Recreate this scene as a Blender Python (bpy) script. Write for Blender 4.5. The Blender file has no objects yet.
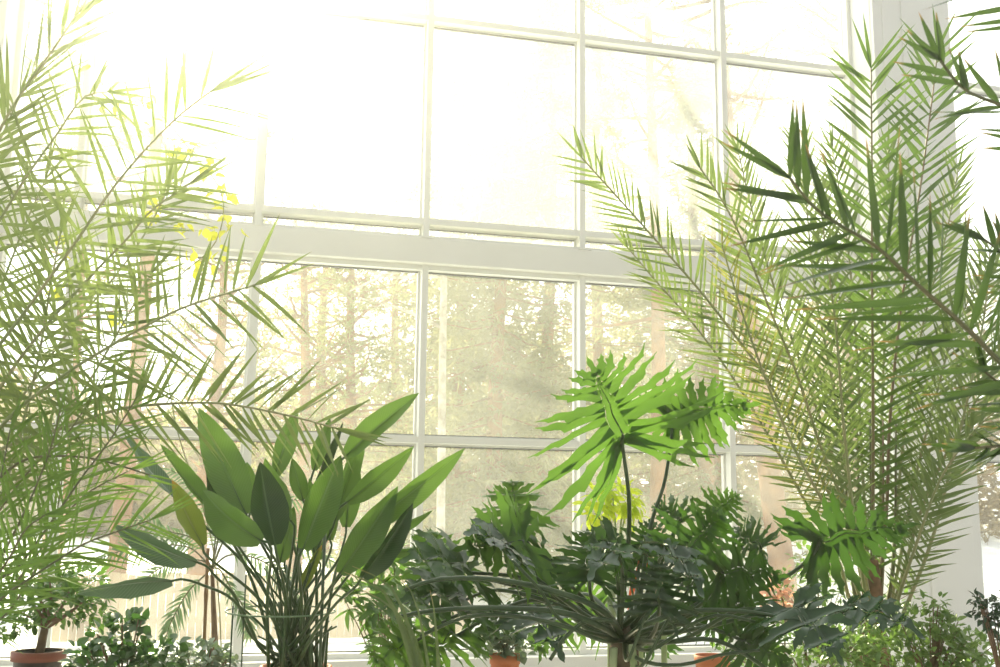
import bpy, math, random
from mathutils import Vector, Matrix, noise
V = Vector
PI = math.pi
rnd = random.Random(7)
sc = bpy.context.scene
COL = sc.collection

# ------------------------------------------------------------------ camera
F_PX = 1083.3
YAW, PITCH, ROLL = .2473, .1685, .0122
CAM = V((-1.3476, -7.602, 1.15))
fw = V((math.sin(YAW)*math.cos(PITCH), math.cos(YAW)*math.cos(PITCH), math.sin(PITCH)))
r0 = V((math.cos(YAW), -math.sin(YAW), 0))
u0 = r0.cross(fw)
RT = r0*math.cos(ROLL)+u0*math.sin(ROLL)
UP = u0*math.cos(ROLL)-r0*math.sin(ROLL)
cd = bpy.data.cameras.new('camera'); cam = bpy.data.objects.new('camera', cd); COL.objects.link(cam)
cd.sensor_width = 36; cd.lens = F_PX/1000*36
cam.matrix_world = Matrix(((RT.x, UP.x, -fw.x, CAM.x), (RT.y, UP.y, -fw.y, CAM.y), (RT.z, UP.z, -fw.z, CAM.z), (0, 0, 0, 1)))
cd.dof.use_dof = True; cd.dof.focus_distance = 4.0; cd.dof.aperture_fstop = 9
sc.camera = cam

def ray(px, py):
    return (px-500)/F_PX*RT-(py-333.5)/F_PX*UP+fw
def P(px, py, d):
    """the point seen at that place, d metres in front of the camera"""
    return CAM+ray(px, py)*d
def PY(px, py, y):
    r = ray(px, py); return CAM+r*((y-CAM.y)/r.y)

# ------------------------------------------------------------------ materials
def mat(name):
    m = bpy.data.materials.new(name); m.use_nodes = True
    nt = m.node_tree; nt.nodes.clear()
    o = nt.nodes.new('ShaderNodeOutputMaterial')
    return m, nt, o
def ramp(nt, fac, cols):
    r = nt.nodes.new('ShaderNodeValToRGB')
    el = r.color_ramp.elements
    while len(el) < len(cols): el.new(.5)
    for e, (p, c) in zip(el, cols):
        e.position = p; e.color = (*c, 1)
    nt.links.new(fac, r.inputs[0])
    return r.outputs[0]
def noise_tex(nt, scale, detail=3, coord='Object'):
    tc = nt.nodes.new('ShaderNodeTexCoord'); n = nt.nodes.new('ShaderNodeTexNoise')
    n.inputs['Scale'].default_value = scale; n.inputs['Detail'].default_value = detail
    nt.links.new(tc.outputs[coord], n.inputs['Vector'])
    return n.outputs['Fac']
def plain(name, c, rough=.6, c2=None, scale=6, bump=0):
    m, nt, o = mat(name)
    b = nt.nodes.new('ShaderNodeBsdfPrincipled')
    b.inputs['Base Color'].default_value = (*c, 1); b.inputs['Roughness'].default_value = rough
    if c2:
        f = noise_tex(nt, scale, 5)
        nt.links.new(ramp(nt, f, [(.35, c), (.65, c2)]), b.inputs['Base Color'])
        if bump:
            bp = nt.nodes.new('ShaderNodeBump'); bp.inputs['Strength'].default_value = bump
            nt.links.new(f, bp.inputs['Height']); nt.links.new(bp.outputs[0], b.inputs['Normal'])
    nt.links.new(b.outputs[0], o.inputs['Surface'])
    return m
def leafmat(name, c, c2, trans, tfac=.4, rough=.35, scale=8, veins=0, vein_col=None, tip=None, coat=.5, tipfrom=.9):
    """a leaf: glossy upper skin, light coming through from behind; optional pale veins across, brown tips"""
    m, nt, o = mat(name)
    b = nt.nodes.new('ShaderNodeBsdfPrincipled'); b.inputs['Roughness'].default_value = rough
    b.inputs['Specular IOR Level'].default_value = coat
    t = nt.nodes.new('ShaderNodeBsdfTranslucent')
    mx = nt.nodes.new('ShaderNodeMixShader'); mx.inputs[0].default_value = tfac
    f = noise_tex(nt, scale, 2)
    base = ramp(nt, f, [(.35, c), (.65, c2)])
    tcol = ramp(nt, f, [(.3, trans), (.7, tuple(min(1, x*1.25) for x in trans))])
    uv = nt.nodes.new('ShaderNodeUVMap'); uv.uv_map = 'UVMap'
    sx = nt.nodes.new('ShaderNodeSeparateXYZ'); nt.links.new(uv.outputs[0], sx.inputs[0])
    def mixc(fac, a, col):
        q = nt.nodes.new('ShaderNodeMix'); q.data_type = 'RGBA'
        nt.links.new(fac, q.inputs[0]); nt.links.new(a, q.inputs[6]); q.inputs[7].default_value = (*col, 1)
        return q.outputs[2]
    def mth(op, a, v=None):
        q = nt.nodes.new('ShaderNodeMath'); q.operation = op
        nt.links.new(a, q.inputs[0])
        if v is not None:
            if hasattr(v, 'links'): nt.links.new(v, q.inputs[1])
            else: q.inputs[1].default_value = v
        return q.outputs[0]
    if veins:
        # midrib at u=.5, side veins slanting forward
        a = mth('ABSOLUTE', mth('SUBTRACT', sx.outputs[0], .5))
        mid = mth('LESS_THAN', a, .028)
        w = mth('SINE', mth('MULTIPLY', mth('SUBTRACT', sx.outputs[1], mth('MULTIPLY', a, .35)), veins))
        w = mth('MULTIPLY', mth('GREATER_THAN', w, .75), .4)
        fv = mth('MAXIMUM', mid, w)
        base = mixc(fv, base, vein_col or (.3, .45, .12))
        tcol = mixc(fv, tcol, tuple(x*.72 for x in trans))
    if tip:
        mr = nt.nodes.new('ShaderNodeMapRange'); mr.inputs[1].default_value = tipfrom; mr.inputs[2].default_value = 1
        nt.links.new(sx.outputs[1], mr.inputs[0])
        base = mixc(mr.outputs[0], base, tip); tcol = mixc(mr.outputs[0], tcol, tuple(x*1.4 for x in tip))
    nt.links.new(base, b.inputs['Base Color']); nt.links.new(tcol, t.inputs['Color'])
    nt.links.new(b.outputs[0], mx.inputs[1]); nt.links.new(t.outputs[0], mx.inputs[2])
    nt.links.new(mx.outputs[0], o.inputs['Surface'])
    return m

M = {}
M['frame'] = plain('white_frame_paint', (.80, .805, .765), .35, (.83, .835, .80), 3)
M['wall'] = plain('white_wall_panel', (.84, .845, .82), .55, (.87, .875, .855), 2)
M['gasket'] = plain('grey_gasket', (.12, .12, .13), .6)
M['floor'] = plain('grey_floor_tiles', (.42, .40, .36), .5, (.50, .48, .44), 4)
M['snow'] = plain('snow', (.86, .88, .92), .7, (.80, .83, .88), .4)
M['pine_bark'] = plain('pine_bark', (.42, .20, .08), .9, (.24, .13, .07), 3, .3)
M['birch_bark'] = plain('birch_bark', (.75, .7, .6), .8, (.3, .26, .2), 5)
M['needles'] = leafmat('pine_needles', (.14, .17, .06), (.22, .24, .09), (.5, .52, .2), .45, .7, 1.0)
M['spruce'] = leafmat('spruce_needles', (.12, .15, .06), (.22, .23, .10), (.48, .47, .22), .45, .7, .7)
M['fence'] = plain('weathered_fence', (.62, .47, .30), .8, (.5, .38, .25), 4)
M['brush'] = leafmat('dry_brush', (.35, .28, .18), (.45, .38, .24), (.5, .42, .25), .4, .8, 2)
M['house'] = plain('ochre_render', (.62, .5, .38), .8, (.55, .45, .35), 1)

M['palm_left'] = leafmat('palm_leaflet_soft', (.09, .145, .035), (.15, .20, .07), (.24, .32, .075), .38, .3, 3, tip=(.42, .36, .1), tipfrom=.93)
M['palm_low'] = leafmat('palm_leaflet_low', (.06, .14, .02), (.11, .21, .04), (.26, .42, .07), .4, .4, 5)
M['palm_right'] = leafmat('palm_leaflet_grey', (.075, .13, .04), (.17, .22, .10), (.23, .32, .08), .34, .3, 4, tip=(.35, .26, .1), tipfrom=.9)
M['palm_mid'] = leafmat('palm_leaflet_green', (.055, .12, .02), (.09, .17, .035), (.15, .25, .045), .36, .3, 5)
M['palm_near'] = leafmat('palm_leaflet_dark', (.03, .07, .02), (.055, .095, .035), (.075, .135, .025), .28, .25, 5, tip=(.38, .2, .08), tipfrom=.8)
M['palm_yellow'] = leafmat('palm_leaflet_yellow', (.22, .22, .06), (.20, .25, .08), (.42, .42, .09), .4, .4, 5, tip=(.5, .36, .1), tipfrom=.85)
M['rachis'] = plain('palm_stalk', (.22, .27, .11), .45, (.32, .30, .15), 8)
M['rachis_dark'] = plain('palm_stalk_dark', (.10, .12, .05), .45, (.17, .15, .07), 8)
M['rachis_brown'] = plain('palm_stalk_brown', (.24, .15, .10), .5, (.18, .16, .07), 5)
M['fibre'] = plain('palm_fibre', (.13, .08, .04), .9, (.25, .14, .08), 25, .6)
M['strel'] = leafmat('paddle_leaf', (.035, .10, .02), (.065, .15, .03), (.16, .29, .045), .36, .3, 5, veins=190, vein_col=(.16, .28, .09))
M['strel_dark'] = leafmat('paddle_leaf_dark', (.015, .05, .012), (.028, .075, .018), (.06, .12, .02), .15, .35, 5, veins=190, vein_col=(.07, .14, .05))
M['strel_yellow'] = leafmat('paddle_leaf_yellowing', (.09, .16, .02), (.15, .20, .03), (.26, .33, .04), .42, .35, 4, veins=170, vein_col=(.3, .34, .1), tip=(.4, .2, .05), tipfrom=.86)
M['strel_grey'] = leafmat('paddle_leaf_underside', (.07, .13, .07), (.13, .2, .12), (.12, .24, .08), .2, .3, 5, veins=150, vein_col=(.32, .38, .3))
M['petiole'] = plain('green_petiole', (.03, .075, .02), .3, (.055, .11, .03), 9)
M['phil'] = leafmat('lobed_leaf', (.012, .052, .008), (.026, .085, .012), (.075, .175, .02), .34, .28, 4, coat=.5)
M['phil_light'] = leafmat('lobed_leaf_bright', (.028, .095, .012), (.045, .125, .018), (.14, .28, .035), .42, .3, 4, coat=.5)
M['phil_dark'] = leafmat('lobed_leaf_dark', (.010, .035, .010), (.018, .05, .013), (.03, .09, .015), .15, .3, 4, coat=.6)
M['phil_petiole'] = plain('dark_green_petiole', (.02, .05, .015), .3, (.045, .085, .03), 7)
M['pale_stalk'] = plain('pale_stalk', (.42, .5, .28), .5, (.34, .44, .2), 9)
M['trunk_scar'] = plain('scarred_trunk', (.07, .06, .03), .8, (.16, .11, .06), 14, .5)
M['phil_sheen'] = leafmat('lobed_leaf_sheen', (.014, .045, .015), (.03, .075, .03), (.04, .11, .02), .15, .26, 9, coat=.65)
M['lime'] = leafmat('lime_leaf', (.38, .52, .04), (.45, .58, .05), (.75, .95, .08), .55, .4, 5)
M['vine'] = leafmat('vine_leaf', (.4, .45, .05), (.5, .5, .06), (.8, .8, .06), .55, .5, 5)
M['ficus'] = leafmat('ficus_leaf', (.03, .10, .02), (.07, .16, .03), (.2, .4, .05), .3, .25, 8, coat=.8)
M['ivy'] = leafmat('dark_small_leaf', (.02, .08, .02), (.06, .13, .04), (.1, .25, .04), .25, .3, 12)
M['silver'] = leafmat('silvery_leaf', (.14, .2, .14), (.25, .32, .25), (.2, .3, .12), .25, .35, 12)
M['shrub'] = leafmat('shrub_leaf', (.05, .14, .02), (.12, .22, .045), (.24, .42, .07), .38, .3, 12)
M['shrub_var'] = leafmat('variegated_leaf', (.05, .13, .025), (.20, .27, .08), (.22, .38, .07), .36, .3, 30)
M['topiary'] = leafmat('dark_glossy_leaf', (.015, .05, .02), (.03, .075, .03), (.05, .1, .03), .15, .25, 12)
M['feather'] = leafmat('feathery_grey_leaf', (.10, .17, .10), (.17, .25, .16), (.2, .32, .14), .3, .6, 5)
M['bark'] = plain('brown_bark', (.14, .08, .04), .8, (.22, .14, .08), 12, .4)
M['terracotta'] = plain('terracotta', (.62, .20, .07), .6, (.52, .16, .06), 9)
M['black_pot'] = plain('dark_plastic_pot', (.035, .022, .02), .35)
M['rim_red'] = plain('red_brown_rim', (.24, .06, .03), .5)
M['soil'] = plain('potting_soil', (.05, .03, .02), .95, (.09, .06, .04), 30, .5)
M['bamboo'] = plain('bamboo_cane', (.26, .15, .07), .5, (.35, .2, .09), 5)
M['wire'] = plain('green_wire', (.16, .26, .14), .35)
M['flower'] = leafmat('pink_petal', (.75, .46, .36), (.8, .58, .48), (.7, .42, .3), .3, .6, 9)
M['red_leaf'] = leafmat('red_leaf', (.5, .06, .03), (.6, .1, .03), (.9, .15, .05), .4, .4, 9)

# glass: nearly clear, a translucent share added as the sun-glare veil over the outdoors
m, nt, o = mat('veiled_glass')
t1 = nt.nodes.new('ShaderNodeBsdfTransparent'); t1.inputs[0].default_value = (.97, .985, .97, 1)
t2 = nt.nodes.new('ShaderNodeBsdfTranslucent'); t2.inputs[0].default_value = (.93, .94, .93, 1)
fz = noise_tex(nt, 1.4, 6)
mr = nt.nodes.new('ShaderNodeMapRange'); mr.inputs[1].default_value = .3; mr.inputs[2].default_value = .75
mr.inputs[3].default_value = .04; mr.inputs[4].default_value = .085
nt.links.new(fz, mr.inputs[0])
mx = nt.nodes.new('ShaderNodeMixShader'); nt.links.new(mr.outputs[0], mx.inputs[0])
nt.links.new(t1.outputs[0], mx.inputs[1]); nt.links.new(t2.outputs[0], mx.inputs[2])
nt.links.new(mx.outputs[0], o.inputs['Surface'])
M['glass'] = m
M['glass_upper'] = M['glass'].copy()  # upper panes get a stronger glare veil that whitens the trees behind
for n_ in M['glass_upper'].node_tree.nodes:
    if n_.type == 'MAP_RANGE': n_.inputs[3].default_value = .12; n_.inputs[4].default_value = .19
# haze volume added to give the sun's glow and pale veil at upper left
m, nt, o = mat('sun_veil_haze')
vs = nt.nodes.new('ShaderNodeVolumeScatter'); vs.inputs['Color'].default_value = (1, .99, .93, 1)
vs.inputs['Density'].default_value = .0090; vs.inputs['Anisotropy'].default_value = .925
nt.links.new(vs.outputs[0], o.inputs['Volume'])
M['haze'] = m

# ------------------------------------------------------------------ object helpers
def tag(o, label=None, cat=None, group=None, kind=None):
    if label: o['label'] = label
    if cat: o['category'] = cat
    if group: o['group'] = group
    if kind: o['kind'] = kind
    return o
def thing(name, label, cat, loc, group=None):
    o = bpy.data.objects.new(name, None); COL.objects.link(o); o.location = loc
    o.empty_display_size = .1
    return tag(o, label, cat, group)

class MB:
    def __init__(s): s.v = []; s.f = []; s.uv = []; s.mi = []
    def quad_strip(s, rows, uvs=None, mi=0, close=False):
        """rows: list of equal-length point lists"""
        b = len(s.v); n = len(rows[0])
        for r in rows: s.v += r
        for i in range(len(rows)-1):
            for j in range(n-1 if not close else n):
                k = (j+1) % n
                s.f.append((b+i*n+j, b+i*n+k, b+(i+1)*n+k, b+(i+1)*n+j)); s.mi.append(mi)
                if uvs: s.uv.append((uvs[i][j], uvs[i][k], uvs[i+1][k], uvs[i+1][j]))
                else: s.uv.append(((.3, .2),)*4)
    def tube(s, pts, rad, seg=6, mi=0, cap=True):
        n = len(pts); rows = []
        a = None
        for i in range(n):
            T = (pts[min(i+1, n-1)]-pts[max(i-1, 0)])
            if T.length < 1e-9: T = V((0, 0, 1))
            T.normalize()
            if a is None:
                a = T.orthogonal().normalized()
            a = (a-T*a.dot(T)); 
            a = a.normalized() if a.length > 1e-6 else T.orthogonal().normalized()
            b = T.cross(a)
            r = rad[i] if isinstance(rad, (list, tuple)) else rad
            rows.append([pts[i]+(a*math.cos(2*PI*k/seg)+b*math.sin(2*PI*k/seg))*r for k in range(seg)])
        b0 = len(s.v)
        s.quad_strip(rows, None, mi, True)
        if cap:
            s.f.append(tuple(b0+k for k in range(seg))[::-1]); s.mi.append(mi); s.uv.append(((.3, .2),)*seg)
            s.f.append(tuple(b0+(n-1)*seg+k for k in range(seg))); s.mi.append(mi); s.uv.append(((.3, .2),)*seg)
    def box(s, a, b, mi=0):
        x0, y0, z0 = a; x1, y1, z1 = b; k = len(s.v)
        s.v += [V(p) for p in ((x0,y0,z0),(x1,y0,z0),(x1,y1,z0),(x0,y1,z0),(x0,y0,z1),(x1,y0,z1),(x1,y1,z1),(x0,y1,z1))]
        for q in ((0,3,2,1),(4,5,6,7),(0,1,5,4),(1,2,6,5),(2,3,7,6),(3,0,4,7)):
            s.f.append(tuple(k+i for i in q)); s.mi.append(mi); s.uv.append(((.3,.2),)*4)
    def lathe(s, c, prof, seg=32, mi=0):
        rows = [[c+V((r*math.cos(2*PI*k/seg), r*math.sin(2*PI*k/seg), z)) for k in range(seg)] for r, z in prof]
        s.quad_strip(rows, None, mi, True)
    def build(s, name, mats, parent=None, smooth=True, bevel=0):
        me = bpy.data.meshes.new(name)
        o = bpy.data.objects.new(name, me); COL.objects.link(o)
        org = V((0, 0, 0))
        if parent: 
            o.parent = parent
            org = wloc(parent)
        me.from_pydata([tuple(p-org) for p in s.v], [], s.f)
        if not isinstance(mats, (list, tuple)): mats = [mats]
        for x in mats: me.materials.append(x)
        uvl = me.uv_layers.new(name='UVMap'); k = 0
        flat = []
        for u in s.uv:
            for q in u: flat += q
        uvl.data.foreach_set('uv', flat)
        me.polygons.foreach_set('material_index', s.mi)
        me.polygons.foreach_set('use_smooth', [smooth]*len(s.f))
        me.update()
        if bevel:
            bv = o.modifiers.new('bevel', 'BEVEL'); bv.width = bevel; bv.segments = 2; bv.limit_method = 'ANGLE'
        return o
def wloc(o):
    l = V(o.location)
    while o.parent: o = o.parent; l += V(o.location)
    return l

def spline(pts, n):
    """Catmull-Rom through the points, n samples evenly by arc length"""
    if len(pts) == 2: pts = [pts[0], pts[0].lerp(pts[1], .5), pts[1]]
    p = [pts[0]*2-pts[1]]+list(pts)+[pts[-1]*2-pts[-2]]
    out = []
    for i in range(1, len(p)-2):
        for k in range(12):
            t = k/12
            a, b, c, d = p[i-1], p[i], p[i+1], p[i+2]
            out.append(.5*((2*b)+(c-a)*t+(2*a-5*b+4*c-d)*t*t+(3*b-a-3*c+d)*t**3))
    out.append(pts[-1].copy())
    L = [0]
    for i in range(1, len(out)): L.append(L[-1]+(out[i]-out[i-1]).length)
    res = []; j = 0
    for k in range(n):
        s = L[-1]*k/(n-1)
        while j < len(L)-2 and L[j+1] < s: j += 1
        t = (s-L[j])/max(1e-9, L[j+1]-L[j])
        res.append(out[j].lerp(out[j+1], min(1, t)))
    return res
def at(samples, t):
    x = t*(len(samples)-1); i = min(int(x), len(samples)-2)
    return samples[i].lerp(samples[i+1], x-i)
def tan(samples, t):
    x = t*(len(samples)-1); i = min(int(x), len(samples)-2)
    return (samples[i+1]-samples[i]).normalized()

# ------------------------------------------------------------------ the room
XM = [-2.4, -1.2, 0, 1.2, 2.4, 3.6]
ZC, ZBB, ZBT, ZB, ZA = 1.687, 2.955, 3.14, 3.284, 4.874
ZD = .42
X0, X1 = -2.87, 3.58
ZTOP = 6.6
FW = .046
def bars(name, xs, zs, x0, x1, z0, z1, num):
    root = thing(name, None, None, (x0, 0, z0)); del_lbl(root)
    root['kind'] = 'structure'
    return root
def del_lbl(o):
    for k in ('label', 'category'):
        if k in o: del o[k]
def window(name, x0, x1, z0, z1, xs, zs):
    root = bpy.data.objects.new(name, None); COL.objects.link(root); root.location = (x0, 0, z0); root['kind'] = 'structure'
    fr = MB()
    fr.box((x0, -.02, z0), (x1, .10, z0+.035)); fr.box((x0, -.02, z1-.035), (x1, .10, z1))
    fr.box((x0, -.021, z0), (x0+.035, .101, z1)); fr.box((x1-.035, -.021, z0), (x1, .101, z1))
    fr.build('window_frame', M['frame'], root, False)
    for x in xs:
        b = MB(); b.box((x-FW/2, -.035, z0), (x+FW/2, .10, z1)); b.build('mullion', M['frame'], root, False, .003)
    for z in zs:
        b = MB(); b.box((x0+.01, -.022, z-FW/2), (x1-.01, .10, z+FW/2)); b.build('transom', M['frame'], root, False, .003)
    xx = [x0]+list(xs)+[x1]; zz = [z0]+list(zs)+[z1]
    for i in range(len(xx)-1):
        for j in range(len(zz)-1):
            a, b_ = xx[i]+FW/2, xx[i+1]-FW/2; c, d = zz[j]+FW/2, zz[j+1]-FW/2
            s = MB()     # sash around the pane, proud of the glass
            w = .016
            s.box((a, .055, c), (b_, .098, c+w)); s.box((a, .055, d-w), (b_, .098, d))
            s.box((a, .056, c), (a+w, .097, d)); s.box((b_-w, .056, c), (b_, .097, d))
            g = .005
            s.box((a+w, .05, d-w-g), (b_-w, .07, d-w), 1); s.box((a+w, .05, c+w), (b_-w, .07, c+w+g), 1)
            s.build('sash', [M['frame'], M['gasket']], root, False)
            p = MB(); p.box((a+w, .074, c+w), (b_-w, .080, d-w))
            p.build('pane', M['glass_upper' if z0 > 2 else 'glass'], root, False)
    return root
window('window_1', X0, X1, ZBT, ZTOP, XM[:5], [ZB, ZA, 6.3])
window('window_2', X0, X1, .20, ZBB, XM[:5], [ZC])
bm_ = MB(); bm_.box((X0, -.09, ZBB), (X1, .12, ZBT)); o = bm_.build('trim_1', M['frame'], None, False, .006); o['kind'] = 'structure'
cap = MB()
for x in XM[:5]: cap.box((x-.05, -.095, ZBT), (x+.05, -.03, ZBT+.006))
o.name = 'trim_1'
c_ = cap.build('foot_plate', M['frame'], o, False)
b = MB(); b.box((X0-.01, -.12, 0), (X1+.01, .14, .20)); o = b.build('trim_2', M['frame'], None, False, .006); o['kind'] = 'structure'

b = MB()   # left pier beside the window
b.box((-3.75, -.40, 0), (X0, .15, ZTOP)); b.box((-3.55, -.415, 0), (X0-.1, -.395, ZTOP))
o = b.build('wall_left', M['wall'], None, False, .006); o['kind'] = 'structure'
b = MB()   # right pier: boxed column with recessed panel joints
pl = PY(955, 600, -.3)
b.box((X1, -.34, 0), (4.30, .15, ZTOP)); 
b.box((X1-.004, -.30, 0), (X1+.02, -.18, ZTOP)); b.box((3.66, -.352, 0), (3.82, -.33, ZTOP)); b.box((3.84, -.352, 0), (4.22, -.33, ZTOP))
o = b.build('wall_right', M['wall'], None, False, .004); o['kind'] = 'structure'
window('window_3', 4.30, 6.7, .20, ZTOP, [5.5], [ZC, ZBT, ZA])
b = MB(); b.box((6.7, -.34, 0), (7.2, .15, ZTOP)); o = b.build('wall_back', M['wall'], None, False, .006); o['kind'] = 'structure'
b = MB(); b.box((-5.5, -9.5, -.12), (7.5, .14, 0)); o = b.build('floor', M['floor'], None, False); o['kind'] = 'structure'

hz = MB(); hz.box((-3.8, -7.9, .0), (3.9, -.42, 6.6)); o = hz.build('haze', M['haze'], None, False)  # box of haze added so the sun spreads a veil over the leaves
tag(o, 'thin haze added to the glasshouse air for the sun glow', 'haze', kind='stuff')

# ------------------------------------------------------------------ outdoors
GZ = -.35
g = MB()
N = 40
rows = []
for i in range(N+1):
    y = .16+ (i/N)**2*90
    rows.append([V((-60+120*j/N, y, GZ+ (0 if i < 3 else noise.noise(V((j*.5, i*.4, 0)))*.25)+max(0, (y-12))*.05)) for j in range(N+1)])
g.quad_strip(rows)
o = g.build('ground', M['snow']); o['kind'] = 'structure'

def tufts(mb, c, n, spread, size, rr, mi=0, up=.3):
    for _ in range(n):
        p = c+V((rr.gauss(0, 1)*spread, rr.gauss(0, 1)*spread, rr.gauss(0, .55)*spread))
        for k in range(5):
            d = V((rr.gauss(0, 1), rr.gauss(0, 1), rr.gauss(up, .7))).normalized()*size*rr.uniform(.6, 1.2)
            s = d.orthogonal().normalized()*size*.13
            i = len(mb.v); mb.v += [p-s, p+s, p+d]; mb.f.append((i, i+1, i+2)); mb.mi.append(mi); mb.uv.append(((.2, .2),)*3)
def pine(x, y, h, r, kind, label, lean=(0, 0), seed=0, crown0=.35, bark='pine_bark', dens=1.0):
    rr = random.Random(seed)
    z0 = GZ-.1+max(0, y-12)*.05
    if label in LOW: h = .25*(y+7.6)+1.9
    root = thing({'spruce': 'spruce_tree', 'bare': 'birch_tree'}.get(kind, 'pine_tree'), label, 'tree', (x, y, z0), 'trees outside the glass wall')
    pts = [V((x+lean[0]*t*h+math.sin(t*5+seed)*.12*r*5, y+lean[1]*t*h+math.cos(t*4+seed)*.1, z0+h*t)) for t in [i/10 for i in range(11)]]
    tb = MB(); tb.tube(pts, [r*(1-.75*i/10)+.01 for i in range(11)], 9)
    fb = MB(); bb = tb
    if kind == 'spruce':
        for k in range(int(120*dens)):
            t = crown0*.5+rr.random()*(.98-crown0*.5); a = rr.uniform(0, 2*PI); L = (1-t)*h*.30+.25
            b0 = at(pts, t); d = V((math.cos(a), math.sin(a), -.25))
            q = [b0, b0+d*L*.5, b0+d*L+V((0, 0, .12*L))]
            bb.tube(q, [.03, .02, .008], 4)
            for u in range(7):
                s = .15+.85*u/6; c = q[0].lerp(q[2], s)
                tufts(fb, c-V((0, 0, .12)), int(5*dens)+1, .18+.06*L, .26, rr, 0, -.9)
    else:
        for k in range(int(46*dens)):
            t = crown0+rr.random()**.8*(1-crown0); a = rr.uniform(0, 2*PI)
            L = h*(.12+.16*rr.random())*(1.15-t*.7)
            b0 = at(pts, min(t, .99)); d = V((math.cos(a), math.sin(a), rr.uniform(-.15, .45)))
            q = [b0, b0+d*L*.5+V((0, 0, rr.uniform(-.2, .2))), b0+d*L+V((0, 0, rr.uniform(-.1, .4)))]
            q = spline(q, 6)
            bb.tube(q, [.035*(1-i/6)+.006 for i in range(6)], 4)
            for w in range(4):
                c = at(q, rr.uniform(.4, 1)); e = c+V((rr.gauss(0, .35), rr.gauss(0, .35), rr.gauss(.15, .3)))
                bb.tube([c, e], [.012, .004], 3)
                if kind != 'bare': tufts(fb, e, int((4 if label in LOW else 8)*dens), .17, .15, rr)
            if kind != 'bare':
                for u in range(3): tufts(fb, at(q, .55+.22*u), int((3 if label in LOW else 6)*dens), .16, .15, rr)
    tb.build('trunk', M[bark], root)
    if fb.v: fb.build('needles', M['spruce' if kind == 'spruce' else 'needles'], root)
    return root
def gx(px, y):     # where the sight line through that column meets depth y beyond the glass
    return PY(px, 430, y).x
TREES = [
 (300, 12, 13, .15, 'pine', 'pine with tan trunk, nearest the sun-bleached mullion', (.0, 0), .22),
 (347, 15, 15, .16, 'pine', 'tan pine trunk just left of the pale birch', (.01, 0), .28),
 (322, 21, 16, .20, 'pine', 'more distant pine seen between two tan trunks', (0, 0), .3),
 (441, 9, 12, .065, 'bare', 'pale birch trunk beside the middle mullion', (.005, 0), .3),
 (500, 14, 11, .20, 'spruce', 'dense olive spruce behind the middle lower pane', (0, 0), .0),
 (548, 18, 15, .2, 'spruce', 'tall spruce rising behind the middle upper pane', (0, 0), .0),
 (455, 19, 13, .2, 'spruce', 'spruce standing behind the pale birch', (0, 0), .0),
 (655, 11, 14, .16, 'pine', 'straight pine behind the pane right of the spruces', (0, 0), .35),
 (700, 18, 14, .22, 'spruce', 'wide spruce behind the large lobed leaf', (0, 0), .0),
 (775, 8, 13, .20, 'pine', 'leaning orange-barked pine behind the grey palm', (-.075, 0), .5),
 (720, 24, 17, .2, 'pine', 'tall pine far behind the leaning one', (0, 0), .3),
 (210, 13, 14, .18, 'pine', 'pine behind the left palm fronds', (0, 0), .3),
 (130, 9, 13, .14, 'pine', 'pine trunk low behind the feathery fronds', (0, 0), .45),
 (60, 16, 15, .2, 'pine', 'pine behind the potted ficus', (0, 0), .3),
 (395, 24, 15, .2, 'pine', 'small far pine left of the middle mullion', (0, 0), .15),
 (600, 26, 18, .25, 'spruce', 'farthest tall spruce at the centre', (0, 0), .0),
 (860, 14, 14, .2, 'pine', 'pine behind the grey palm trunk', (0, 0), .3),
]
LOW = {t[5] for t in TREES if 190 <= t[0] <= 425}
for i, (px, y, h, r, kind, lab, lean, c0) in enumerate(TREES):
    pine(gx(px, y), y, h, r, kind, lab, lean, 100+i, c0, 'birch_bark' if kind == 'bare' else 'pine_bark', 1.0 if y > 10 else .8)

def backwoods():
    rr = random.Random(5)
    fb = MB()
    for k in range(5000):
        x = rr.uniform(-26, 40); y = rr.uniform(28, 40); hh = 5.0+3*noise.noise(V((x*.15, 3, 0)))
        if x < gx(428, y): hh *= .5
        z = GZ+(y-12)*.05+rr.random()**1.3*hh*1.6
        tufts(fb, V((x, y, z)), 4, .8, .6, rr, 0, .1)
    o = fb.build('undergrowth', M['brush']); tag(o, 'thicket of pale brush along the far woodland edge', 'brush', kind='stuff')
backwoods()
# low picket fence in the snow
fy = 6.4
root = thing('picket_fence', 'low beige picket fence standing in the snow outside', 'fence', (0, fy, GZ))
a = MB()
x = gx(60, fy)
while x < gx(470, fy):
    a.box((x, fy, GZ), (x+.085, fy+.025, GZ+.78+.02*math.sin(x*9))); x += .09
a.build('pickets', M['fence'], root, False)
a = MB(); a.box((gx(60, fy), fy+.03, GZ+.2), (gx(470, fy), fy+.07, GZ+.27)); a.box((gx(60, fy), fy+.03, GZ+.55), (gx(470, fy), fy+.07, GZ+.62)); a.build('rail', M['fence'], root, False)
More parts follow.
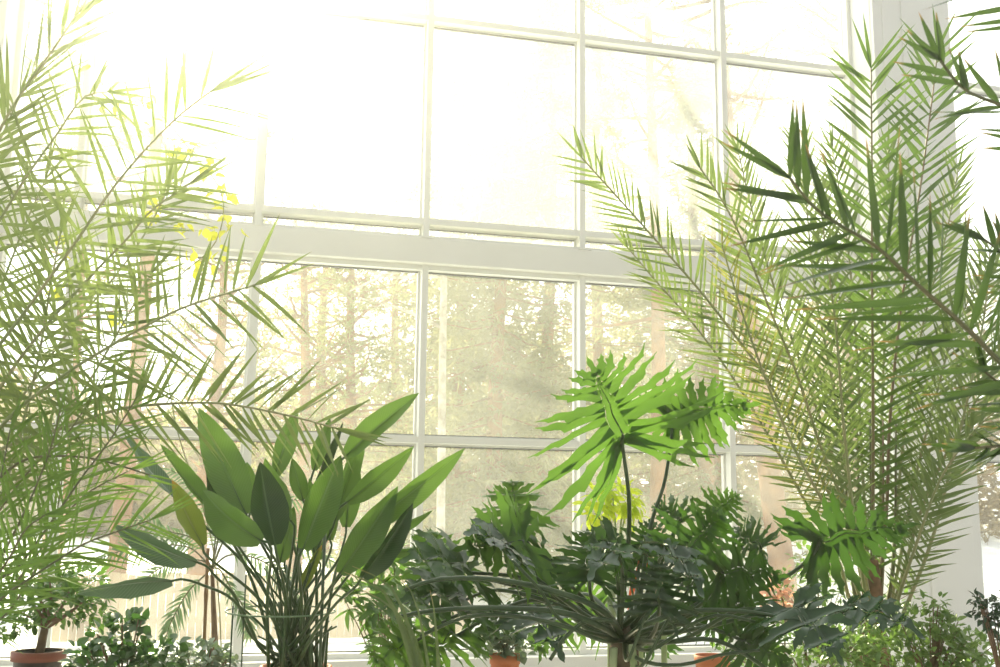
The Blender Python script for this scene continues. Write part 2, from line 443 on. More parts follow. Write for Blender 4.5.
# ------------------------------------------------------------------ palms
def toward(p): return (CAM-p).normalized()
def leaflet(mb, b, d, nrm, L, w, droop, rr, fold=.35, segs=5, twist=0):
    """one long narrow blade, V-folded along its rib"""
    s = d.cross(nrm); s = s.normalized() if s.length > 1e-6 else d.orthogonal().normalized()
    n = s.cross(d).normalized()
    if twist: 
        q = Matrix.Rotation(twist, 3, d); s = q@s; n = q@n
    rows, uvs = [], []
    for i in range(segs+1):
        t = i/segs
        ww = w*(min(1, .35+t*3.2) if t < .3 else (1-((t-.3)/.7)**1.7))*.5
        ww = max(ww, w*.015)
        c = b+d*L*t+V((0, 0, -1))*droop*L*t*t
        rows.append([c+s*ww+n*ww*fold, c, c-s*ww+n*ww*fold])
        uvs.append([(0, t), (.5, t), (1, t)])
    mb.quad_strip(rows, uvs)
def frond(root, pts, m, ms, L=.28, w=.014, n=34, start=.15, rr=None, ang0=1.0, ang1=.45, nup=0.0, droop=.08, vee=.25, rad=.008,
          profile=None, jitter=.10, twist=.5, endn=3, name='frond', tipspread=.2, side=(1, 1), normal=None, fade=.55, foldamt=.35, segs=5):
    """rachis through pts (3D) with leaflets both sides; leaf plane faces the room unless nup turns it skyward"""
    sp = spline(pts, 40)
    mb = MB()
    for side_k in (0, 1):
        sg = 1 if side_k else -1
        if side[side_k] == 0: continue
        for i in range(n):
            t = start+(1-start)*((i+.5*side_k)/n)
            t = min(.995, t+rr.uniform(-.3, .3)/n)
            b = at(sp, t); T = tan(sp, t)
            N = normal.copy() if normal else toward(b)
            N = N*(1-nup)+V((0, 0, 1))*nup
            N = (N-T*N.dot(T)).normalized()
            S = T.cross(N).normalized()*sg
            a = ang0+(ang1-ang0)*((t-start)/(1-start))+rr.gauss(0, jitter)
            # grouped in slightly different planes, like date-palm leaflets
            v = vee+rr.gauss(0, .22)
            d = (T*math.cos(a)+S*math.sin(a)*math.cos(v)+N*math.sin(a)*math.sin(v)).normalized()
            q = (t-start)/(1-start)
            pr = (.45+1.1*q) if q < .5 else 1-(q-.5)*2*(1-fade)
            pr = min(pr, 1.0)
            leaflet(mb, b, d, N, L*side[side_k]*pr*rr.uniform(.88, 1.1), w*(.7+.3*pr)*rr.uniform(.85, 1.15), droop*rr.uniform(.3, 1.7), rr, foldamt, segs, rr.gauss(0, twist))
    T = tan(sp, 1)
    for k in range(endn):
        leaflet(mb, sp[-1], (T+V((rr.gauss(0, 1), rr.gauss(0, 1), rr.gauss(0, .6)))*tipspread).normalized(), toward(sp[-1]), L*fade*.9, w*.8, 0, rr)
    f = mb.build(name, m, root)
    st = MB(); st.tube(sp, [rad*(1-.8*i/39)+.0012 for i in range(40)], 7)
    st.build('rachis', ms, f)
    return f
def PP(l, d0, d1=None):
    """sight points with depth running from d0 at the stalk end to d1 at the tip"""
    if d1 is None: d1 = d0
    n = len(l)-1
    return [P(x, y, d0+(d1-d0)*i/n) for i, (x, y) in enumerate(l)]

def pot(name, label, c, r, h, m, group=None, soil=True, rim=None, rimh=.035):
    h = c.z
    root = thing(name, label, 'pot', c-V((0, 0, h)), group)
    b = MB(); b.lathe(c-V((0, 0, h)), [(0, 0), (r*.72, 0), (r*.93, h-rimh), (r, h-rimh), (r*1.02, h), (r*.92, h), (r*.88, h-.03)])
    b.build('body', m, root)
    if rim:
        b = MB(); b.lathe(c-V((0, 0, 0)), [(r*1.01, -rimh), (r*1.05, -rimh), (r*1.07, .004), (r*.9, .006)]); b.build('rim', rim, root)
    s = MB(); s.lathe(c-V((0, 0, h)), [(0, h-.02), (r*.5, h-.018), (r*.9, h-.028)]); s.build('soil', M['soil'], root)
    return root

def bench(px0, px1, y_top, d0, d1, z, label):
    """slatted staging the pots stand on"""
    a = P(px0, 667, d0); b_ = P(px1, 667, d0)
    return a, b_

rA = random.Random(11)
# --- big soft palm at the left
c0 = P(-95, 640, 3.3); c0.z = 0.0
palmL = thing('date_palm', 'tall pale date palm arching in from beside the sunlit left pier', 'palm', c0)
base = V((c0.x, c0.y, .95))
tb = MB(); tb.tube([c0, c0+V((0, 0, .5)), base+V((0, 0, .05))], [.13, .12, .09], 12); tb.build('trunk', M['fibre'], palmL)
g1 = dict(rr=rA, fade=.75, ang0=1.1, ang1=.7, L=.27, w=.0125, n=27, rad=.0065, twist=.6)
def FL(l, d0, d1, **k):
    kk = dict(g1); kk.update(k)
    m = kk.pop('m', M['palm_left']); ms = kk.pop('ms', M['rachis'])
    pts = [base+V((0, 0, .0))]+PP(l, d0, d1)
    return frond(palmL, pts, m, ms, **kk)
FL([(-70, 330), (-35, 215), (5, 120), (48, 57), (92, -8), (125, -55)], 3.2, 3.0, start=.35, n=30, ang0=.6, ang1=.3, L=.27)
FL([(-60, 420), (-20, 265), (18, 190), (55, 137), (83, 98), (108, 92)], 3.3, 3.1, start=.4, L=.23)
FL([(-60, 470), (-20, 375), (30, 305), (75, 243), (110, 192), (145, 150), (180, 115), (210, 92)], 3.1, 2.9, start=.3, L=.31, n=30, nup=.1, ang1=.75)
FL([(-50, 480), (0, 388), (45, 327), (92, 275), (126, 240), (152, 210), (188, 185)], 3.3, 3.2, start=.3, L=.24, n=36)
FL([(-70, 540), (0, 428), (60, 378), (102, 351), (140, 329), (180, 309), (218, 296), (255, 285)], 3.2, 2.8, start=.3, L=.28, n=30, ang0=1.15, ang1=.75)
FL([(-60, 510), (0, 450), (69, 426), (112, 411), (150, 405), (216, 403), (282, 414), (335, 428)], 3.4, 3.0, start=.32, L=.24, n=36, w=.013, ang0=1.0, ang1=.7, droop=.0)
FL([(-60, 560), (-10, 520), (18, 440), (38, 360), (50, 290), (60, 235)], 3.5, 3.5, start=.3, L=.26, n=34)
FL([(-60, 480), (-30, 370), (0, 290), (25, 225), (45, 180)], 3.6, 3.7, start=.3, L=.25, n=30)
FL([(-60, 560), (0, 500), (45, 450), (90, 380), (125, 320), (150, 275)], 3.6, 3.7, start=.35, L=.23, n=34)
FL([(-90, 400), (-60, 280), (-30, 200), (0, 140), (20, 95)], 3.4, 3.5, start=.3, L=.24, n=30)
FL([(-60, 520), (20, 400), (70, 330), (120, 270), (150, 225), (172, 180)], 3.8, 4.0, start=.35, L=.22, n=34, m=M['palm_yellow'] if 0 else M['palm_left'])
# --- lower greener palm at the left
c0 = P(-60, 667, 2.75); c0.z = 0
palmB = thing('parlour_palm', 'low bright green feather palm spilling over the pot with the ficus', 'palm', c0)
base2 = V((c0.x, c0.y, .55))
tb = MB(); tb.tube([c0, base2], [.06, .05], 10); tb.build('trunk', M['fibre'], palmB)
def FB(l, d0, d1, **k):
    kk = dict(rr=rA, L=.20, w=.0085, n=23, rad=.004, twist=.7, start=.3, ang0=.95, ang1=.6, fade=.8); kk.update(k)
    m = kk.pop('m', M['palm_low']); ms = kk.pop('ms', M['rachis_dark'])
    return frond(palmB, [base2]+PP(l, d0, d1), m, ms, **kk)
FB([(-30, 640), (0, 600), (20, 585), (50, 565), (82, 545), (107, 535), (150, 520)], 2.7, 2.9, L=.2)
FB([(-20, 600), (15, 570), (45, 531), (80, 480), (110, 440), (135, 400)], 2.8, 3.1, L=.21)
FB([(-30, 610), (0, 560), (30, 500), (50, 450), (60, 410)], 2.8, 3.0, L=.19)
FB([(-40, 640), (10, 590), (55, 530), (85, 495), (130, 470)], 2.9, 3.2, L=.21)
FB([(-40, 600), (-15, 540), (0, 480), (10, 430)], 2.8, 3.0, L=.19)
FB([(-40, 640), (-20, 600), (8, 560), (25, 530), (45, 515)], 2.6, 2.6, L=.16)
FB([(-60, 560), (-20, 500), (20, 462), (60, 456), (100, 460), (150, 475)], 2.9, 3.1, L=.10, n=10, start=.6, rad=.006, side=(.5, .5), endn=1)
FB([(-30, 640), (0, 620), (20, 595), (40, 560), (55, 520), (62, 480)], 3.0, 3.3, L=.18)
FB([(-30, 560), (0, 510), (30, 470), (70, 430), (105, 375)], 3.1, 3.3, L=.15, n=26)

# --- right palm, many upright fronds
c0 = P(878, 700, 4.7); c0.z = 0
palmR = thing('date_palm', 'tall grey-green date palm with many upright fronds before the white pier', 'palm', c0)
base3 = V((c0.x, c0.y, .55))
tk = MB()
p0 = P(873, 640, 4.7); p1 = P(874, 560, 4.7)
tk.tube([c0, V((c0.x, c0.y, .4)), p0, p0.lerp(p1, .5), p1], [.12, .1, .06, .042, .018], 12)
tk.build('trunk', M['fibre'], palmR)
def FR(l, d0, d1, b=None, **k):
    kk = dict(rr=rA, L=.33, w=.0135, n=44, tipspread=.4, rad=.0085, twist=.5, start=.3, ang0=.95, ang1=.5, droop=.03, vee=.15, fade=.6, jitter=.09); kk.update(k)
    m = kk.pop('m', M['palm_right']); ms = kk.pop('ms', M['rachis'])
    return frond(palmR, [b or p0]+PP(l, d0, d1), m, ms, **kk)
br = M['rachis_brown']
FR([(873, 520), (873, 400), (872, 280), (872, 170), (871, 68)], 4.7, 4.5, start=.12, n=50, L=.345, ang0=1.15, ang1=.75, m=M['palm_mid'], ms=br, w=.018, fade=.75)
FR([(886, 520), (890, 420), (902, 300), (920, 190), (932, 100), (938, 48)], 4.8, 4.9, start=.12, n=50, L=.34, ang0=1.1, ang1=.7, m=M['palm_mid'], ms=br, w=.0175, fade=.75)
FR([(862, 560), (838, 510), (800, 440), (766, 378), (733, 333), (700, 291), (660, 245), (620, 200), (582, 158)], 4.6, 4.1, start=.2, n=60, L=.26, ang1=.5, w=.012)
FR([(866, 580), (850, 520), (822, 450), (796, 372), (770, 310), (742, 240), (722, 200), (700, 168)], 4.5, 4.0, start=.2, n=56, L=.27)
FR([(868, 570), (852, 505), (832, 380), (815, 290), (806, 200), (800, 150)], 4.7, 4.6, start=.2, n=52, L=.26, ang1=.45)
FR([(850, 600), (838, 560), (805, 501), (765, 430), (727, 369), (690, 320), (655, 280), (628, 248)], 4.9, 4.8, start=.3, n=46, L=.22, w=.013, m=M['palm_left'])
FR([(890, 590), (896, 520), (906, 420), (924, 320), (945, 240), (958, 170)], 4.9, 5.0, n=52, L=.26)
FR([(890, 640), (915, 585), (935, 530), (955, 450), (972, 380), (985, 310), (990, 250)], 4.6, 4.4, n=50, start=.2, L=.26)
FR([(886, 620), (900, 560), (915, 480), (935, 400), (955, 330), (985, 270)], 4.8, 4.7, n=50, L=.26)
FR([(868, 560), (862, 460), (856, 340), (846, 230), (832, 150)], 4.9, 5.0, n=50, L=.26)
FR([(860, 570), (840, 480), (810, 390), (775, 290), (752, 210), (738, 150)], 4.8, 4.7, n=50, L=.24)
FR([(880, 560), (881, 450), (885, 330), (890, 230), (888, 150)], 5.0, 5.2, n=48, L=.26)
FR([(856, 585), (832, 520), (790, 440), (755, 350), (735, 290), (722, 245)], 4.4, 4.1, n=44, L=.22, start=.3, m=M['palm_yellow'], w=.008)
FR([(895, 600), (925, 500), (965, 420), (1010, 350), (1050, 310)], 4.7, 4.5, n=46, L=.26)
FR([(890, 640), (898, 600), (916, 545), (940, 480), (975, 430), (1010, 400)], 4.5, 4.2, n=36, L=.2, start=.3)
FR([(858, 545), (845, 440), (836, 330), (826, 250), (820, 200)], 4.3, 4.1, n=46, L=.22, start=.3)
for k in range(5):   # bare stalks standing in the clump
    x = 848+k*11; tb = MB(); tb.tube(spline([p0+V((.02*k-.04, 0, 0)), P(x+2, 560, 4.7), P(x-4+k*2, 420, 4.75)], 10), [.010-.0007*i for i in range(10)], 6)
    tb.build('stalk', br if k % 2 else M['rachis_dark'], palmR)

# --- dark palm close by at the right edge
c0 = P(1250, 667, 1.9); c0.z = 0
palmN = thing('date_palm', 'dark date palm whose long brown-tipped blades reach in at the right edge', 'palm', c0)
base4 = V((c0.x, c0.y, 1.0))
tb = MB(); tb.tube([c0, base4], [.14, .10], 12); tb.build('trunk', M['fibre'], palmN)
def FN(l, d0, d1, **k):
    kk = dict(rr=rA, L=.30, w=.014, n=20, rad=.0065, twist=.9, tipspread=.35, start=.35, ang0=.95, ang1=.45, droop=.02, vee=.2, fade=.6, jitter=.08); kk.update(k)
    m = kk.pop('m', M['palm_near']); ms = kk.pop('ms', M['rachis_dark'])
    return frond(palmN, [base4]+PP(l, d0, d1), m, ms, **kk)
FN([(1120, 480), (1040, 400), (1000, 362), (960, 322), (920, 287), (878, 248), (845, 228), (815, 208), (790, 178)], 2.0, 1.75, n=25, start=.3, L=.255, ang1=.55)
FN([(1120, 300), (1090, 200), (1050, 145), (1010, 110), (965, 90), (940, 60)], 2.1, 1.9, n=16, L=.17, start=.45, ang0=.8)
FN([(1150, 200), (1120, 90), (1080, 40), (1030, 8), (980, -18), (930, -40)], 2.1, 1.9, n=18, L=.2, start=.4, ang0=.8)
FN([(1150, 520), (1090, 470), (1050, 452), (1010, 446), (975, 448)], 2.1, 1.8, n=16, L=.17, start=.4, ang0=.5, ang1=.25)
FN([(1140, 400), (1090, 330), (1050, 290), (1015, 262), (985, 240)], 2.2, 2.1, n=18, L=.18, start=.4)
FN([(1150, 560), (1110, 500), (1060, 440), (1020, 400), (985, 372)], 2.2, 2.0, n=16, L=.17, start=.4)

# ------------------------------------------------------------------ bird-of-paradise
def paddle(root, base_pt, b, t, width, m, face=0.0, fold=.35, bend=.1, roll=0.0, petm=None, via=None, prad=.0055, shape=1.0, name='leaf', curl=0, asym=0, ruffle=1.1):
    """paddle leaf b->t; face turns its plane about its own length (0 = towards the room)"""
    ax = (t-b); L = ax.length; T = ax.normalized()
    N = toward(b); N = (N-T*N.dot(T)).normalized()
    N = Matrix.Rotation(face, 3, T)@N
    S = T.cross(N)
    nu, nv = 18, 8
    rows, uvs = [], []
    ph = rA.uniform(0, 6)
    cs = []
    for i in range(nu+1):
        v = i/nu
        c = b+ax*v+N*(-bend*L*4*v*(1-v))*1.0
        c += N*curl*L*v*v
        cs.append(c)
        hw = width*.5*(math.sin(PI*min(1, (v*.93+.07))**.80)**.72)*shape if v < 1 else 0
        hw = width*.5*max(0.012, (math.sin(PI*(.05+.95*v)**.85)**.8 if v < .999 else 0))
        row, ur = [], []
        for j in range(nv+1):
            u = j/nv*2-1
            h = hw*(1+asym*u)
            fo = fold+.12*math.sin(v*7+ph)
            y = abs(u)*h
            p = c+S*(u*h*math.cos(fo*.9))+N*(y*math.sin(fo)+ruffle*.05*h*math.sin(v*26+ph+u*2)*abs(u)**2)
            row.append(p); ur.append(((u+1)/2, v))
        rows.append(row); uvs.append(ur)
    mb = MB(); mb.quad_strip(rows, uvs)
    lf = mb.build(name, m, root)
    # petiole swells into the midrib
    pm = petm or M['petiole']
    mids = [base_pt]+(via or [])+[b-T*.04, b]
    sp = spline(mids, 22)
    pt = MB(); pt.tube(sp+[c-N*.002 for c in cs[1:15]], [prad*(1.25-.5*i/21) for i in range(22)]+[prad*.62*(1-.85*i/14) for i in range(1, 15)], 7)
    pt.build('petiole', pm, lf)
    return lf
DS = 3.7
gpot = P(296, 668, DS); gpot.z = P(296, 666, DS).z
potS = pot('plant_pot', 'terracotta pot under the bird-of-paradise clump', gpot, .12, gpot.z-.02 if gpot.z > .1 else .3, M['terracotta'])
strel = thing('bird_of_paradise', 'clump of broad paddle leaves on long stalks inside a wire hoop', 'plant', gpot+V((0, 0, -.02)))
def G(k): # foot of each stalk in the pot
    a = k*2.399; r = .025+.085*((k*7) % 10)/10
    return gpot+V((math.cos(a)*r, math.sin(a)*r*.8, -.018))
SL = [
 # base px, tip px, width px, mat, face, fold, bend, depth base, depth tip, via
 ((179, 501), (124, 434), 24, 'strel_grey', .75, .3, .05, 3.7, 3.8, None),
 ((210, 508), (160, 444), 28, 'strel', .6, .5, .06, 3.6, 3.6, None),
 ((203, 546), (172, 480), 30, 'strel_yellow', .3, .35, .06, 3.45, 3.5, None),
 ((246, 514), (199, 408), 46, 'strel', .25, .12, .03, 3.75, 3.85, None),
 ((262, 541), (203, 490), 46, 'strel', -.5, .2, -.10, 3.4, 3.45, None),
 ((274, 478), (297, 408), 26, 'strel', .2, .3, .02, 3.8, 3.9, None),
 ((275, 545), (260, 462), 46, 'strel_dark', .25, .3, .04, 3.45, 3.5, None),
 ((290, 520), (265, 458), 34, 'strel', -.6, .3, .04, 3.6, 3.6, None),
 ((312, 492), (343, 422), 16, 'strel_dark', .6, .5, .02, 3.7, 3.7, None),
 ((314, 470), (330, 418), 20, 'strel', .1, .3, .02, 3.9, 3.9, None),
 ((303, 549), (341, 455), 46, 'strel', .15, .35, .04, 3.45, 3.5, None),
 ((345, 457), (419, 393), 32, 'strel', -.35, .3, -.04, 3.7, 3.65, [(290, 600), (318, 500)]),
 ((347, 502), (414, 446), 29, 'strel', .3, .3, -.04, 3.7, 3.7, [(300, 600), (325, 530)]),
 ((362, 528), (465, 448), 33, 'strel', .35, .3, -.05, 3.5, 3.5, [(305, 610), (335, 565)]),
 ((340, 573), (398, 486), 40, 'strel', .2, .3, -.05, 3.45, 3.45, [(305, 630), (322, 600)]),
 ((362, 577), (413, 503), 38, 'strel_dark', .45, .5, -.03, 3.35, 3.35, [(310, 640), (335, 605)]),
 ((384, 540), (433, 510), 14, 'strel', .6, .3, .02, 3.7, 3.7, [(305, 630), (345, 570)]),
 ((376, 553), (432, 548), 13, 'strel', .6, .3, -.03, 3.6, 3.6, [(305, 630), (345, 580)]),
 ((197, 562), (114, 524), 34, 'strel_grey', -.55, .3, -.06, 3.5, 3.5, [(255, 640), (235, 597), (214, 575)]),
 ((172, 581), (77, 594), 32, 'strel_grey', -.75, .3, .05, 3.4, 3.4, [(262, 650), (245, 615), (228, 596), (205, 586)]),
 ((303, 500), (292, 458), 20, 'strel', .1, .2, .02, 3.8, 3.8, None),
 ((346, 527), (354, 446), 28, 'strel', .1, .2, .02, 3.95, 3.95, None),
 ((280, 562), (294, 506), 22, 'strel', .2, .2, .02, 3.75, 3.75, None),
 ((330, 540), (327, 470), 24, 'strel', .1, .3, .02, 3.9, 3.9, None),
 ((250, 512), (247, 462), 26, 'strel', .1, .3, .02, 3.9, 3.9, None),
 ((318, 560), (309, 478), 26, 'strel', .4, .3, .02, 3.85, 3.85, None),
 ((285, 560), (283, 520), 20, 'strel_yellow', .2, .2, .02, 3.9, 3.9, None),
 ((335, 520), (366, 430), 22, 'strel', .5, .3, .02, 3.85, 3.85, None),
 ((224, 520), (207, 470), 24, 'strel_dark', .3, .3, .02, 3.8, 3.8, None),
 ((300, 590), (322, 545), 15, 'strel_yellow', .2, .3, .02, 3.7, 3.7, None),
]
for k, (b, t, wpx, mm, fc, fo, bd, d0, d1, via) in enumerate(SL):
    bp, tp = P(*b, d0), P(*t, d1)
    g = G(k)
    if via: vv = [P(x, y, g0) for (x, y), g0 in zip(via, [DS+(d0-DS)*(i+1)/(len(via)+1) for i in range(len(via))])]
    else:
        mid = g.lerp(bp, .55); mid += V((bp.x-g.x, bp.y-g.y, 0))*-.16
        vv = [mid]
    paddle(strel, g, bp, tp, wpx/F_PX*d0*.9, M[mm], fc, fo*1.5+.1, bd, via=vv)
for k in range(22):  # leafless old stalks in the clump
    g = G(k+31); x = rA.uniform(238, 345)
    st = MB(); e = P(x, rA.uniform(560, 640), rA.uniform(3.55, 3.9))
    sp = spline([g, g.lerp(e, .6)+V((g.x-e.x, 0, 0))*.12, e], 10)
    st.tube(sp, [.0065-.0004*i for i in range(10)], 6); st.build('stalk', M['petiole'], strel)
# hoop and its canes
hp = thing('plant_support', 'green wire hoop on thin canes around the paddle-leaf stalks', 'plant support', gpot+V((0, 0, -.02)))
hc = P(281, 611, DS)
h = MB(); h.tube([hc+V((math.cos(2*PI*i/40)*.185, math.sin(2*PI*i/40)*.15, .006*math.sin(2*PI*i/40))) for i in range(41)], .0028, 6); h.build('ring', M['wire'], hp)
for (x, y1, rr_) in ((233, 606, .003), (325, 528, .0055), (246, 575, .0025)):
    h = MB(); top = P(x, y1, 3.62); h.tube([V((top.x, top.y, .3)), top], rr_, 7); h.build('cane', M['phil_petiole'], hp)
cane = thing('bamboo_cane', 'thin jointed brown cane standing left of the paddle-leaf stalks', 'cane', V((P(207, 640, 4.1).x, P(207, 640, 4.1).y, 0)))
h = MB(); tp = P(208, 548, 4.1); bt = V((P(207, 640, 4.1).x, P(207, 640, 4.1).y, 0)); pts = [bt.lerp(tp, i/24) for i in range(25)]
h.tube(pts, [.0065 if i % 5 else .0085 for i in range(25)], 8); h.build('cane', M['bamboo'], cane)

# ------------------------------------------------------------------ tree philodendrons
def lobed(root, J, T, width, m, face=0.0, base_pt=None, via=None, nl=8, droop=.12, prad=.007, rr=None, cup=.15, name='leaf', petm=None, lobule=.55, wl=1.0):
    """deeply lobed leaf: J where the stalk joins, T tip of the midrib, width across"""
    ax = T-J; L = ax.length; X = ax.normalized()
    N = toward(J); N = N-X*N.dot(X)
    N = N.normalized() if N.length > .05 else V((0, 0, 1))
    N = Matrix.Rotation(face, 3, X)@N
    Yv = N.cross(X)
    mb = MB()
    g = V((0, 0, -1))
    def surf(x, y, k=0):   # leaf-plane coordinates -> space, with droop and a keel
        r = math.hypot(x-.3*L, y)
        q = abs(y)/(width*.5)
        return J+X*x+Yv*y+N*(cup*abs(y)*(1-.6*q)+.012*math.sin(x*40/L*.4+k))+g*(droop*L*(r/L)**2)
    nl = int(nl*1.5)
    for sg in (1, -1):
        web = []
        for i in range(nl):
            t = i/(nl-1)*.93
            x0 = L*.93*max(0, (t*1.2-.2))**1.1
            ang = 2.5-1.8*t**.8+rr.gauss(0, .05)
            ln = width*.5*(.66+.55*math.sin(PI*min(1, t*.95+.12))**1.2)*(1-.68*t**1.8)*rr.uniform(.88, 1.12)
            wb = (L*.93/nl*.84 if t > .15 else L*.042)*wl*(1-.3*t)
            K = 13; bend = rr.uniform(.1, .5); kz = rr.uniform(-.004, .004); ph = rr.uniform(-.04, .04)
            x, y = x0, 0.0; cl_ = []
            for k in range(K+1):
                s = k/K; a = ang-bend*s*s
                if k: x += math.cos(a)*ln/K; y += math.sin(a)*sg*ln/K
                cl_.append((x, y, a, s))
            rows, uvs = [], []
            for (x, y, a, s) in cl_[(1 if t > .1 else 0):]:
                wd = wb*(.82+1.0*max(0, 1-s/.42)**1.4)*(1-max(0, (s-.5)/.5)**1.5)
                def tooth(c, w=.085): return max(0, 1-abs(s-c-ph)/w)
                eL = 1+lobule*2.0*(tooth(.56)+tooth(.82, .07)); eR = 1+lobule*2.0*(tooth(.69)+tooth(.42)*.6)
                wd = max(wd, .0012)
                qx, qy = -math.sin(a), math.cos(a)*sg
                fx, fy = math.cos(a)*ln*.05, math.sin(a)*sg*ln*.05
                tl, tr = (eL-1), (eR-1)
                rows.append([surf(x+qx*wd*eL+fx*tl, y+qy*wd*eL+fy*tl)+N*kz, surf(x, y)+N*(kz-wd*.25), surf(x-qx*wd*eR+fx*tr, y-qy*wd*eR+fy*tr)+N*kz])
                uvs.append([(.1, s), (.5, s), (.9, s)])
            mb.quad_strip(rows, uvs)
            if t > .18: web.append([surf(q[0], q[1]) for q in cl_[:2]])
        mb.quad_strip(web, [[(.2, .1+.05*q) for q in range(2)]]*len(web))
    # end lobe
    rows = []; uvs = []
    for k in range(8):
        s = k/7; wd = max(.001, L/nl*.7*wl*(1-s**1.6))*(1+.35*math.sin(s*12))
        x = L*(.88+.26*s); rows.append([surf(x, wd), surf(x, 0), surf(x, -wd)]); uvs.append([(.1, s), (.5, s), (.9, s)])
    mb.quad_strip(rows, uvs)
    lf = mb.build(name, m, root)
    rib = [surf(L*i/10, 0)-N*.001 for i in range(11)]
    pm = petm or M['phil_petiole']
    if base_pt:
        sp = spline([base_pt]+(via or [])+[J-X*.0+N*-.012+V((0, 0, -.01)), J], 24)
    else: sp = [J-X*.02, J]
    n = len(sp)
    pt = MB(); pt.tube(sp+rib[1:], [prad*(1.35-.65*i/n) for i in range(n)]+[prad*.4*(1-.85*i/10) for i in range(1, 11)], 8)
    pt.build('petiole', pm, lf)
    return lf
rP = random.Random(21)
DP = 3.7
crown = P(624, 640, DP)
pfoot = V((crown.x, crown.y, 0))
phil = thing('tree_philodendron', 'large tree philodendron with deeply lobed leaves arching from one scarred trunk', 'plant', pfoot)
tk = MB(); tk.tube([pfoot, V((crown.x, crown.y, .3)), crown-V((0, 0, .03)), crown+V((.0, 0, .05))], [.07, .06, .05, .03], 12)
tk.build('trunk', M['trunk_scar'], phil)
def PH(J, T, wpx, m='phil', face=0., d=3.7, dt=None, via=None, root=None, base=None, **k):
    dt = d if dt is None else dt
    Jp, Tp = P(*J, d), P(*T, dt)
    b = base if base is not None else crown+V((rP.uniform(-.03, .03), rP.uniform(-.03, .03), rP.uniform(-.04, .04)))
    if via is None:
        m1 = b.lerp(Jp, .5)+V((0, 0, .18*(Jp-b).length*(1 if Jp.z-b.z < .5*(Jp-b).length else .1))); vv = [m1]
    else: vv = [P(x, y, DP+(d-DP)*(i+1)/(len(via)+1)) for i, (x, y) in enumerate(via)]
    return lobed(root or phil, Jp, Tp, wpx/F_PX*d, M[m], face, b, vv, rr=rP, **k)
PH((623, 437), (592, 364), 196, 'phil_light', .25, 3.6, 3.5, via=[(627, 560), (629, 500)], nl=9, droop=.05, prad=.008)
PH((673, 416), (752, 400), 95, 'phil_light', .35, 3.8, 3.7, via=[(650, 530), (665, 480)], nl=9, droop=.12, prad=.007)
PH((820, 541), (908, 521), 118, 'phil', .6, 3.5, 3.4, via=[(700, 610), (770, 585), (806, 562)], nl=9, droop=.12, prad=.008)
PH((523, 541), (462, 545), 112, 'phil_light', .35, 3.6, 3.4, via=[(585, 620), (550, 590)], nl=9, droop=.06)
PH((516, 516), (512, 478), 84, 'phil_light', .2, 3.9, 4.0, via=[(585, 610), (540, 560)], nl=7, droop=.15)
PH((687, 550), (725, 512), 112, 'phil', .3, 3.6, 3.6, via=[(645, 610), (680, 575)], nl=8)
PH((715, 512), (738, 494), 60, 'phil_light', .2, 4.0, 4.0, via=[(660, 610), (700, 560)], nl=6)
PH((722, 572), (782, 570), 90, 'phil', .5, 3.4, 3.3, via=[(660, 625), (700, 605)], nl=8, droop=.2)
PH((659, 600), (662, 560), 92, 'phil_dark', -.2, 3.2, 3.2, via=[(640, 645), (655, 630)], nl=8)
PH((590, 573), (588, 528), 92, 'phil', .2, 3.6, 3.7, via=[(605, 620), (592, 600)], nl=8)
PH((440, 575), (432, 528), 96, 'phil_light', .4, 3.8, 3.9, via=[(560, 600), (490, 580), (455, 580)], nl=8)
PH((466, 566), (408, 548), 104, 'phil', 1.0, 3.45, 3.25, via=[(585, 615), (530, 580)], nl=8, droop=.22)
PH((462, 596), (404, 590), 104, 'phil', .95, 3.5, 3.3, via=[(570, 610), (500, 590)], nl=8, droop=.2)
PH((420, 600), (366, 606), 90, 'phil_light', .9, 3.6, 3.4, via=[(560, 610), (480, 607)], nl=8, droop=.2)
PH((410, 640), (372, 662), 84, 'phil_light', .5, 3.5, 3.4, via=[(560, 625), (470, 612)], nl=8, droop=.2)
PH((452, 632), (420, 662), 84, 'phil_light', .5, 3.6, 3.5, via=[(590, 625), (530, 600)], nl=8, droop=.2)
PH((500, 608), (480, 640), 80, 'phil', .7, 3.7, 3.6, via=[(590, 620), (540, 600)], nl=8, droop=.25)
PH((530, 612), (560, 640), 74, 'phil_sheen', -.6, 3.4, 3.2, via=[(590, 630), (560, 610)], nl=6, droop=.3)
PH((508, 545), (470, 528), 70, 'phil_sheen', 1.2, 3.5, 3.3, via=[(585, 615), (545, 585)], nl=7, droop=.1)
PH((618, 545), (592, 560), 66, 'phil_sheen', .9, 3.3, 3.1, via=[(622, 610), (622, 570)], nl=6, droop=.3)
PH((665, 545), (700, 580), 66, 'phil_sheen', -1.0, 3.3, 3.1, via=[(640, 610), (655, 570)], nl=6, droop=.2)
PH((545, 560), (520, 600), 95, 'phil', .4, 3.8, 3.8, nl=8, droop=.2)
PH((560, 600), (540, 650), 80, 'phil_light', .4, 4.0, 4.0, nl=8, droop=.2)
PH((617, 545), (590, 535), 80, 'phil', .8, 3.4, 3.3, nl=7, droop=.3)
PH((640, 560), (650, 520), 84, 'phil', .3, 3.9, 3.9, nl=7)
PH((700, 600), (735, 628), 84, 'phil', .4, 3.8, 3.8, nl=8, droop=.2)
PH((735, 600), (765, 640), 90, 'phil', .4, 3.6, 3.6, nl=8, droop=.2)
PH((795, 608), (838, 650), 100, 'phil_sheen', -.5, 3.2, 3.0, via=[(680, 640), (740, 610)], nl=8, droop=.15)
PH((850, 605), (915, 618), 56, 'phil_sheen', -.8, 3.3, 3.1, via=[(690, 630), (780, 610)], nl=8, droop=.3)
PH((760, 545), (735, 530), 80, 'phil', .6, 4.0, 4.0, nl=7)
